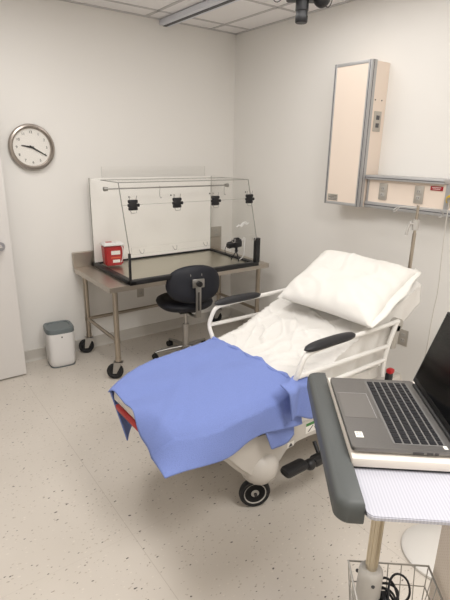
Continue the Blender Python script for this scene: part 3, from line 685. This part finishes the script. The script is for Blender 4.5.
# side rails
def rail(y, sg, pad0, pad1):
    x0_, x1_ = -1.535, -.875
    if sg > 0: x0_ = -1.49
    k = MB()
    k.tube([(x0_-.0, y-sg*.065, .60), (x0_-.0, y-sg*.05, .68), (x0_, y, .745), (x0_+.02, y, .80), (x0_+.045, y, .845), (x0_+.10, y, .858), (x1_+.08, y, .868)], .0125, smooth=2)
    k.tube([(x1_+.07, y, .868), (x1_+.03, y, .78), (x1_-.0, y, .70), (x1_-.005, y, .60), (x1_, y, .57)], .0125, smooth=2)
    k.tube([(x0_+.004, y, .748), (x1_+.0, y, .742)], .0115); k.tube([(x0_+.09, y-sg*.05, .645), (x0_+.13, y, .657), (x1_, y, .665)], .0115, smooth=1)
    yi = y-sg*.055
    for xx in (x0_+.2, x1_-.05): k.tube([(xx, y, .655), (xx, yi, .60), (xx, yi, .57)], .011)
    r_ = k.build('side_rail', M['frame'], bed)
    a = MB(); L_ = pad1-pad0; z_ = .872
    t = bmesh.new(); secs = []
    for i in range(17):
        u = i/16; s_ = (1-abs(2*u-1)**4)**.5 if 0 < u < 1 else .12
        secs.append([(pad0+L_*u, y+.03*s_*math.cos(2*PI*q/16), z_+.004*math.sin(u*PI)+.022*s_*math.sin(2*PI*q/16)) for q in range(16)])
    loft(a, secs); a.build('armrest_pad', M['blackpad'], r_)
rail(YN-.055, -1, -1.50, -1.15); rail(YF+.045, 1, -1.45, -1.10)
k = MB(); k.cyl((-.765, YN-.045, .835), (-.765, YN+.0, .835), .035, n=24); k.box((-.775, YN-.035, .77), (.045, .02, .14), .008, rot=Matrix.Rotation(.2, 4, 'Y')); k.build('rail_bracket', M['deck'], bed)
k = MB(); k.box((-.845, YN-.075, .555), (.045, .03, .075), .012); kk = k.build('release_latch', M['blackp'], bed)
MB().box((-.85, YN-.082, .603), (.04, .035, .028), .01).build('release_button', M['red'], kk)

# sheet over the mattress
def sheet_fn(u, v):
    x = -1.545+u*1.0; L_ = YF-YN; hang = min(zsurf(x)-.61, .10+(-.56-x)*.65) + .012*math.sin(x*9)+.008*math.sin(x*23+1)
    wk = sstep(-1.50, -1.38, x)
    tot = L_+2*hang; s_ = v*tot
    z0_ = zsurf(x)+.004
    rg = abs(nz(x*6+v*5, v*4-x*2, 2.2)); rg2 = abs(nz(x*9-v*4, v*7, 6.1)); wr = .010*nz(x*6+3*v, v*5, 1.3)+.012*max(0, .14-rg)/.14+.008*max(0, .12-rg2)/.12+.004*nz(x*16, v*9, 4.)+.008*max(0, 1-abs((x+1.32)/.12))*nz(x*25, v*8)
    wr *= wk; z0_ -= .004*(1-wk)
    if s_ < hang:
        d = hang-s_; y = YN-.008-.014*nz(x*14, d*4, 2)-.008*math.sin(x*34+d*8)*min(1, d/.1); z = z0_-d-.006
        y = min(y, YN+.0)
    elif s_ > hang+L_:
        d = s_-hang-L_; y = YF+.008+.01*nz(x*14, d*6, 5); z = z0_-d-.006; y = max(y, YF+.002)
    else:
        q = s_-hang; y = YN+q; e = min(q, L_-q); z = z0_-(.012*(1-min(1, e/.025))**2)+wr*min(1, e/.05)+.002
    return (x, y, z)
sh_ = MB(); sh_.grid(sheet_fn, 150, 120)
props(sh_.build('bed_sheet', M['sheet'], solid=.002), 'wrinkled white sheet spread over the mattress between towel and pillow', 'sheet')
# bunched end of the sheet at the head corner
def bunch(u, v):
    x = -.80+.28*u; z = zsurf(x)+.0-.17*v*(.8+.2*math.sin(u*9)); y = YN-.016-.014*math.sin(u*17+v*2)-.02*v*math.sin(u*PI)
    return (x+.03*v, y, z)

# pillow
Lc, Bc, Tc, Rc = Vector((-1.12, -1.925, .90)), Vector((-1.095, -2.575, .905)), Vector((-.585, -1.80, 1.10)), Vector((-.565, -2.475, 1.095))
pn = (Bc-Lc).cross(Tc-Lc).normalized()
if pn.z < 0: pn = -pn
def pil(side):
    def fn(u, v):
        U, V = u*2-1, v*2-1
        e = .06
        uu = .5+.5*U*(1-e*(1-V*V)*.9*abs(U)); vv = .5+.5*V*(1-e*(1-U*U)*.9*abs(V))
        p = Lc.lerp(Bc, uu).lerp(Tc.lerp(Rc, uu), vv)
        h = ((1-U**4)*(1-V**4)); h = max(h, 0)**.55
        th = .085*h if side > 0 else -.045*h
        wr = h*(.010*nz(u*4, v*4, 7+side)+.006*nz(u*11, v*6, 3)) 
        wr += (1-h)*.006*nz(u*16, v*16, 9) if 0 < u < 1 and 0 < v < 1 else 0
        # creases running in from the near end
        wr += .010*h*max(0, abs(nz(u*3+v, v*3, 5))*-6+1)-.003*h; wr += .008*h*max(0, U)*math.sin((v*1.3+u*.25)*24+4*nz(u*3, v*3, 2))
        return p+pn*(th+wr*(1 if side > 0 else .3))
    return fn
pl = MB(); pl.grid(pil(1), 60, 50); pl.grid(pil(-1), 60, 50); bmesh.ops.remove_doubles(pl.bm, verts=pl.bm.verts, dist=.0006); bmesh.ops.recalc_face_normals(pl.bm, faces=pl.bm.faces)
po = thing('pillow', 'plump white pillow lying on the raised head of the bed', 'pillow', (-.83, -2.19, .85))
pl.build('pillow_body', M['pillow'], po, ang=80)
def cuff(u, v):
    # hanging pillowcase mouth at the near upper corner
    p = Bc.lerp(Rc, u); p = p+pn*.004; d = Vector((.0, -1, -.25)).normalized()
    L_ = .022*math.sin(u*PI)**.4*(1+.2*math.sin(u*14)) if 0 < u < 1 else .004
    return p-d*.035+d*(L_+.035)*v+pn*.006*math.sin(u*17)*v
cf = MB(); cf.grid(cuff, 36, 6); cf.build('pillowcase_hem', M['pillow'], po, solid=.003)

# blue towel blanket
bl = thing('blue_blanket', 'light blue terry blanket draped over the foot half of the bed', 'blanket', (-1.85, (YN+YF)/2, .5))
def sstep(a, b, x): t = min(1, max(0, (x-a)/(b-a))); return t*t*(3-2*t)
XE = -2.192
def blanket(u, v):
    x = XE+.005+u*.70; yn, yf = yN_(x)-.016, yF_(x)+.014; L_ = YF-YN+.03; r = .03
    zt = zsurf(x)+.014+.012*max(0, (x+1.56)/.1)
    hN = zt-(.508+.02*(x+2.2)+.008*math.sin(x*14)); hF = .30-.06*u
    tot = hN+L_+hF; s_ = v*tot
    wr = .014*nz(x*4, v*6, 11)+.005*nz(x*9, v*12, 5)
    # foot end: cloth falls over the end, more towards the near corner
    if s_ < hN: w_ = 1
    elif s_ > hN+L_: w_ = 0
    else: w_ = 1-(s_-hN)/L_
    hf = .006+.075*sstep(.55, .80, w_); fe = max(0, 1-u/.10); x += .014*(1-sstep(.5, .75, w_))*fe*sstep(0, .12, w_)
    if s_ < hN:
        d = hN-s_; k = d/hN
        y = yn-.004-.030*k**.8-.014*k*nz(x*5+2, k, 3)-.014*k*math.sin(x*13+2.5)-(yn-(YN-.016))*k*.9
        z = zt-r*.6-.035*sstep(0, .2, 1-u)*(1-k)-d*(1-.0)+.0-hf*fe**1.5*(1-k)
        x -= .018*fe*k+.012*math.sin(min(1, fe)*PI*.5)*(1-k)
    elif s_ > hN+L_:
        d = s_-hN-L_; k = d/hF; y = yf+.006+.012*k*math.sin(x*14); z = zt-r*.6-d-hf*fe*(1-k)
        x += .07*k*max(0, 1-u*3); y -= .02*k*max(0, 1-u*5)
    else:
        q = s_-hN; y = yn+(yf-yn)*q/L_; e = min(q, L_-q)
        z = zt-.6*r*(1-min(1, e/.06))**2-.035*max(0, 1-q/.2)**2*sstep(0, .2, 1-u)+wr*min(1, e/.06)
        # soft folds running in from the near foot corner
        c_ = (x+2.2)-.55*(q/L_-.0)
        z += .012*math.exp(-(c_/.035)**2)*sstep(0, .12, e)*max(0, 1-u*1.6)-.007*math.exp(-((c_-.07)/.03)**2)*max(0, 1-u*1.6)
        z -= hf*fe**1.5; x -= .012*math.sin(min(1, fe)*PI*.5)
    if u > .85: x += .03*nz(v*4, 8, 1)*(u-.85)/.15
    return (x, y, z)
bb = MB(); bb.grid(blanket, 120, 150); bb.build('cloth', M['blue'], bl, solid=.006, ang=80)
def flap(u, v):
    x = -1.70+.19*u+.01*v; z = .62-(.205+.025*math.sin(u*3.5)-.09*max(0, .25-u)/.25)*v; y = YN-.014-.012*v-.006*math.sin(u*9+1)*v
    return (x, y, z)
bb = MB(); bb.grid(flap, 30, 20); bb.build('folded_under_layer', M['blue'], bl, solid=.006, ang=80)
def flap2(u, v):   # gathered fold of the head-side edge falling over the rail
    x = -1.62+.155*u+.02*v; z = .727+.012*math.sin(u*PI)-(.205-.05*(1-u))*v; y = YN-.036-.052*sstep(0, .14, v)-.012*math.sin(u*8+2*v)
    return (x, y, z)
bb = MB(); bb.grid(flap2, 24, 24); bb.build('corner_fold', M['blue'], bl, solid=.007, ang=80)
# rolled edge of blanket along its head side
bb = MB(); pts = []
for k in range(24):
    v = k/23; x, y, z = blanket(1, .215+.55*v); pts.append((x-.005+.008*math.sin(k), y, z-.006+.004*math.sin(k*1.7)))
bb.tube(pts, [.009+.004*math.sin(i*.9) for i in range(24)], 10, smooth=0); bb.build('rolled_edge', M['blue'], bl, ang=80)

# IV pole at the bed head
iv = thing('iv_pole', 'slim steel iv pole with hooked crossbar standing at the bed head', 'iv pole', (-.385, YN+.10, .53))
px_, py_ = -.385, YN+.10+.0
IVX, IVY = -.45, -2.335
k = MB(); k.cyl((IVX, IVY, .87), (IVX, IVY, 1.28), .0105, n=18); k.tube([(IVX, IVY, .885), (IVX-.09, IVY, .895)], .009); k.cyl((IVX, IVY, 1.28), (IVX, IVY, 1.44), .008, n=16); k.cyl((IVX, IVY, .86), (IVX, IVY, .91), .016); k.build('pole', M['steel_leg'], iv)
k = MB(); k.cyl((IVX, IVY, 1.30), (IVX, IVY, 1.36), .018); k.cyl((IVX, IVY, 1.335), (IVX-.03, IVY+.02, 1.335), .006); k.tube([(IVX-.015, IVY+.02, 1.35), (IVX-.03, IVY+.028, 1.31), (IVX-.035, IVY+.03, 1.27)], .008); k.build('clamp', M['greycast'], iv)
dx, dy = .35*.5, -.30*.5
R0 = Vector((.62, -.78, 0)).normalized()
k = MB(); p0 = Vector((IVX, IVY, 1.425))
k.tube([p0+R0*-.02, p0+R0*-.085+Vector((0, 0, .005)), p0+R0*-.10, p0+R0*-.11+Vector((0, 0, -.015)), p0+R0*-.125+Vector((0, 0, -.03)), p0+R0*-.135+Vector((0, 0, -.02)), p0+R0*-.11+Vector((0, 0, .0))], .004, smooth=2); k.build('hook', M['zinc'], iv)
k = MB(); k.tube([p0+R0*-.02, p0+R0*.07, p0+R0*.125+Vector((0, 0, -.005)), p0+R0*.14+Vector((0, 0, -.03)), p0+R0*.125+Vector((0, 0, -.05)), p0+R0*.11+Vector((0, 0, -.04))], .004, smooth=2); k.build('hook', M['zinc'], iv)

# ------------------------------------------------------------------ laptop cart (own frame: x runs towards the camera, y away)
O = Vector((-1.911, -3.019, 0)); RZ = math.radians(-130.14)
CF = Matrix.Translation(O) @ Matrix.Rotation(RZ, 4, 'Z')
base_pt = CF @ Vector((.49, .04, 0))
ct = thing('laptop_cart', 'rolling cart with white ribbed worktop and thick grey rubber bumper at lower right', 'cart', base_pt, RZ)
def rrect(x0, x1, y0, y1, r, z, corners=(1, 1, 1, 1), n=6):
    P = []
    for (cx, cy, a0, on) in ((x1, y1, 0, corners[0]), (x0, y1, PI/2, corners[1]), (x0, y0, PI, corners[2]), (x1, y0, 1.5*PI, corners[3])):
        if not on: P.append((cx, cy, z)); continue
        ox = cx-r if cx == x1 else cx+r; oy = cy-r if cy == y1 else cy+r
        for k in range(n+1):
            a = a0+PI/2*k/n; P.append((ox+r*math.cos(a), oy+r*math.sin(a), z))
    return P
MB(CF).prism(rrect(-.09, .524, .003, .44, .02, 1.004), None, (0, 0, .011), bev=.002).build('worktop', M['top'], ct)
# bumper: rounded bar along the user side, wrapping the corners
bp = MB(CF); loft(bp, [rrect(-.103+i_, .511-i_, -.057+i_, .0025-j_, .03-i_*.5, z_, (0, 0, 1, 1), 8) for i_, j_, z_ in ((.006, 0, .978), (0, 0, .986), (0, 0, 1.018), (.004, 0, 1.028), (.012, .004, 1.033))]); bp.build('bumper', M['bumper'], ct)
MB(CF).bx(-.08, .52, .001, .0045, 1.015, 1.0175).build('bumper_seam', M['blackp'], ct, flat=True)
k = MB(CF); k.cyl((.490, .038, .85), (.490, .038, 1.004), .012, n=24); 
for a in range(8): k.cyl((.490+.012*math.cos(a*PI/4), .038+.012*math.sin(a*PI/4), .86), (.490+.012*math.cos(a*PI/4), .038+.012*math.sin(a*PI/4), 1.004), .002, n=8)
k.build('pole', M['champ'], ct)
k = MB(CF); k.lathe([(.024, .74), (.0265, .745), (.0265, .835), (.025, .845), (.021, .85), (0, .85)], (.490, .038, 0), 28); k.lathe([(0, .10), (.034, .10), (.034, .755), (.026, .765)], (.490, .038, 0), 28); k.build('column_sleeve', M['greycast'], ct)
k = MB(CF)
for a in (0, 2.2, 4.2): k.ball((.490+.0265*math.cos(a), .038+.029*math.sin(a), .825), (.008, .008, .008))
k.build('screw', M['ink'], ct)
k = MB(CF); k.bx(-.02, .62, .02, .07, .075, .12, .01); k.bx(.46, .51, -.14, .34, .075, .12, .01); k.bx(-.02, .03, -.14, .34, .075, .12, .01); k.build('base_frame', M['greycast'], ct)
for (a, b_) in ((.485, -.12), (.485, .32), (.0, -.12), (.0, .32)):
    p = CF @ Vector((a, b_, 0)); caster(ct, p.x, p.y, .032, .02, .4, .09, stem=.008)
# wire basket
bk = MB(CF); wr_ = .0013; bx0, bx1, by0, by1, bz0, bz1 = .435, .76, .002, .185, .70, .808
bk.tube([(bx0, by0, bz1), (bx1, by0, bz1), (bx1, by1, bz1), (bx0, by1, bz1)], .0028, closed=True, n=8)
bk.tube([(bx0+.02, by0+.01, bz0), (bx1-.02, by0+.01, bz0), (bx1-.02, by1-.01, bz0), (bx0+.02, by1-.01, bz0)], .0022, closed=True, n=8)
bk.tube([(bx0+.01, by0+.005, .758), (bx1-.01, by0+.005, .758), (bx1-.01, by1-.005, .758), (bx0+.01, by1-.005, .758)], .0018, closed=True, n=8)
n_ = 7
for i in range(n_):
    y = by0+(by1-by0)*i/(n_-1); yi = min(max(y, by0+.01), by1-.01)
    if abs(y-.045) < .01: y += .0
    bk.tube([(bx0, y, bz1), (bx0+.02, yi, bz0), (bx1-.02, yi, bz0), (bx1, y, bz1)], wr_, n=8)
for i in range(1, 12):
    x = bx0+(bx1-bx0)*i/12; xi = min(max(x, bx0+.02), bx1-.02)
    bk.tube([(x, by0, bz1), (xi, by0+.01, bz0), (xi, by1-.01, bz0), (x, by1, bz1)], wr_, n=8)
bk.build('wire_basket', M['wire'], ct)
MB(CF).bx(.44, .80, .195, .199, .69, .984).build('perforated_panel', M['perf'], ct, flat=True)
# cable coil in the basket
k = MB(CF); pts = []
for i in range(150):
    a = i*.33; r = .030+.014*math.sin(i*.11)+.004*math.sin(i*.9)
    pts.append((.495+r*math.cos(a)*.9, .074+r*.75*math.sin(a), .722+.00045*i+.012*math.sin(i*.23)))
k.tube(pts, .0028, n=8, smooth=1)
k.tube([(.52, .075, .775), (.475, .085, .795), (.455, .105, .805), (.465, .13, .80), (.495, .13, .785), (.51, .11, .775), (.50, .08, .77)], .0026, n=8, smooth=2)
k.box((.495, .074, .765), (.03, .02, .03), .006)
props(k.build('coiled_cable', M['blackp']), 'black coiled cable lying in the wire basket of the cart', 'cable')
# board under laptop
k = thing('storage_tray', 'flat cream tray beneath the laptop on the cart worktop', 'tray', CF @ Vector((.18, .11, 1.015)), RZ)
MB(CF).bx(-.035, .375, -.001, .30, 1.022, 1.045, .003).build('tray_body', mat('cream_tray', (228, 220, 210), .5), k)
MB(CF).bx(-.030, .370, .003, .296, 1.0155, 1.022, .001).build('tray_base', M['blackp'], k)

# laptop
LZ = 1.0455
CL = CF @ Matrix.Diagonal((.972, 1, 1, 1))
lp = thing('laptop', 'open silver-grey laptop with black screen on the cream tray', 'laptop', CF @ Vector((.184, .12, LZ)), RZ)
lb = MB(CL); loft(lb, [rrect(0+i_, .368-i_, 0+i_, .246-i_*.3, .012, z_) for i_, z_ in ((.008, LZ), (.001, LZ+.006), (0, LZ+.0155), (.001, LZ+.0175))]); lb.build('laptop_base', M['laptop'], lp)
zt = LZ+.0175
kb = MB(CL).prism(rrect(.019, .347, .100, .222, .004, zt), None, (0, 0, .0006)).build('keyboard', M['kwell'], lp)
# key grid: rows run along x (left end far), columns towards the hinge
rows = [(.104, .019, [1.3, 1.0, 1.0, 1.3, 5.0, 1.0, 1.0, 1, 1, 1, 1, 1.2]), (.125, .018, [2.0]+[1]*10+[2.2, 1, 1, 1]), (.145, .018, [1.6]+[1]*11+[1.6, 1, 1, 1]), (.165, .018, [1.4]+[1]*12+[1.3, 1, 1, 1]), (.185, .018, [1]*13+[1.7, 1, 1, 1]), (.205, .013, [1]*18)]
meshes = {}; RK = Matrix.Rotation(RZ, 4, 'Z'); Wi = wm(kb).inverted(); ck_ = 0
for y, hgt, ws in rows:
    tot = sum(ws); x = .022; sc = .322/tot
    for w_ in ws:
        ww = w_*sc-.0028; key = (round(ww, 4), hgt)
        c = CL @ Vector((x+w_*sc/2, y+hgt/2, zt+.0016)); loc = Wi @ c
        if key not in meshes:
            o = MB(CL).box((x+w_*sc/2, y+hgt/2, zt+.0016), (ww, hgt-.0025, .002), .0006, 1).build('key', M['keyb'], kb, flat=True); meshes[key] = o.data
        else:
            o = bpy.data.objects.new('key', meshes[key]); C.objects.link(o); o.parent = kb; o.location = loc
        x += w_*sc; ck_ += 1
tpd = MB(CL).prism(rrect(.098, .232, .008, .088, .003, zt), None, (0, 0, .0005)).build('touchpad', M['pad'], lp)
k = MB(CL)
k.bx(.0975, .0985, .008, .088, zt+.0005, zt+.0008); k.bx(.098, .232, .0875, .0885, zt+.0005, zt+.0008); k.build('bright_edge', M['alum'], tpd)
stc = MB(CL).bx(.300, .325, .018, .036, zt, zt+.0006).build('white_sticker', M['paper'], lp, flat=True)
k = MB(CL)
for i, (a, b_) in enumerate(((.303, .021), (.303, .028), (.312, .021), (.312, .028))): k.bx(a, a+.006, b_, b_+.005, zt+.0006, zt+.0009)
k.build('sticker_print', M['greycast'], stc, flat=True)
MB(CL).bx(.345, .358, .214, .223, zt, zt+.0006).build('white_sticker', M['paper'], lp, flat=True)
for (a, b_) in ((.14, .165), (.172, .186), (.190, .199)):
    MB(CL).bx(.3665, .3687, a, b_, LZ+.006, LZ+.0125, .0005).build('port', M['ink'], lp)
k = MB(CL); k.cyl((.03, .243, zt+.001), (.338, .243, zt+.001), .006, n=16); k.build('hinge', M['bezel'], lp)
tilt = math.radians(17); SF = CL @ Matrix.Translation((0, .246, zt+.001)) @ Matrix.Rotation(-tilt, 4, 'X')
sc_ = MB(SF); loft(sc_, [[(x, 0.002+yy, z) for x, z, _ in [(p[0], p[1], 0) for p in rrect(.0+i_, .368-i_, .002, .236-i_, .008, 0)]] for yy, i_ in ((0, .0), (.005, .0), (.007, .002))]); bmesh.ops.recalc_face_normals(sc_.bm, faces=sc_.bm.faces); lid = sc_.build('screen_lid', M['laptop'], lp)
MB(SF).bx(.002, .366, .0005, .0018, .003, .234).build('bezel', M['bezel'], lid, flat=True)
MB(SF).bx(.008, .360, -.0003, .0004, .018, .228).build('display', M['screen'], lid, flat=True)

# round disc on the floor beyond the cart
k = MB(); k.lathe([(.155, 0), (.17, .004), (.17, .014), (.16, .022), (.06, .034), (0, .036)], (-1.145, -3.112, 0), 56)
props(k.build('round_floor_base', M['disc']), 'pale round disc lying on the floor behind the cart', 'floor disc')

# ------------------------------------------------------------------ ceiling camera
cx, cy = -.74, -1.60
cc_ = thing('ceiling_camera', 'black camera hanging lens-down from the ceiling at the top of the photo', 'camera', (cx, cy, H-.006))
MB().cyl((cx, cy, H-.0065), (cx, cy, H-.02), .06, n=28).build('ceiling_plate', M['blackp'], cc_)
MB().cyl((cx, cy, H-.02), (cx, cy, 2.62), .012).build('drop_rod', M['blackp'], cc_)
k = MB(); k.lathe([(0, 2.44), (.032, 2.44), (.036, 2.445), (.037, 2.475), (.034, 2.48), (.034, 2.50), (.038, 2.505), (.038, 2.56), (.03, 2.57), (0, 2.57)], (cx, cy, 0), 28); k.build('camera_lens', M['blackp'], cc_)
k = MB(); k.box((cx, cy, 2.60), (.18, .11, .09), .012, rot=Matrix.Rotation(-.6, 4, 'Z')); k.build('camera_body', M['blackp'], cc_)
k = MB(); k.ball((cx+.09, cy-.065, 2.585), (.12, .10, .13)); k.box((cx+.06, cy-.045, 2.63), (.14, .08, .07), .015); k.build('side_grip', M['blackp'], cc_)
for i, (sx_, sz_) in enumerate(((-1, 1), (1, 1))):
    k = MB(); R0 = Vector((.8, -.6, 0)); p0 = Vector((cx, cy, 2.60))
    k.tube([p0+R0*sx_*.05, p0+R0*sx_*.13+Vector((0, 0, .02)), p0+R0*sx_*.18+Vector((0, 0, -.03)), p0+R0*sx_*.15+Vector((0, 0, -.09 if sx_ > 0 else -.06)), p0+R0*sx_*.11+Vector((0, 0, -.03)), p0+R0*sx_*.13+Vector((0, 0, .06)), p0+Vector((0, 0, .1))], .003, smooth=2, n=8); k.build('camera_cable', M['blackp'], cc_)
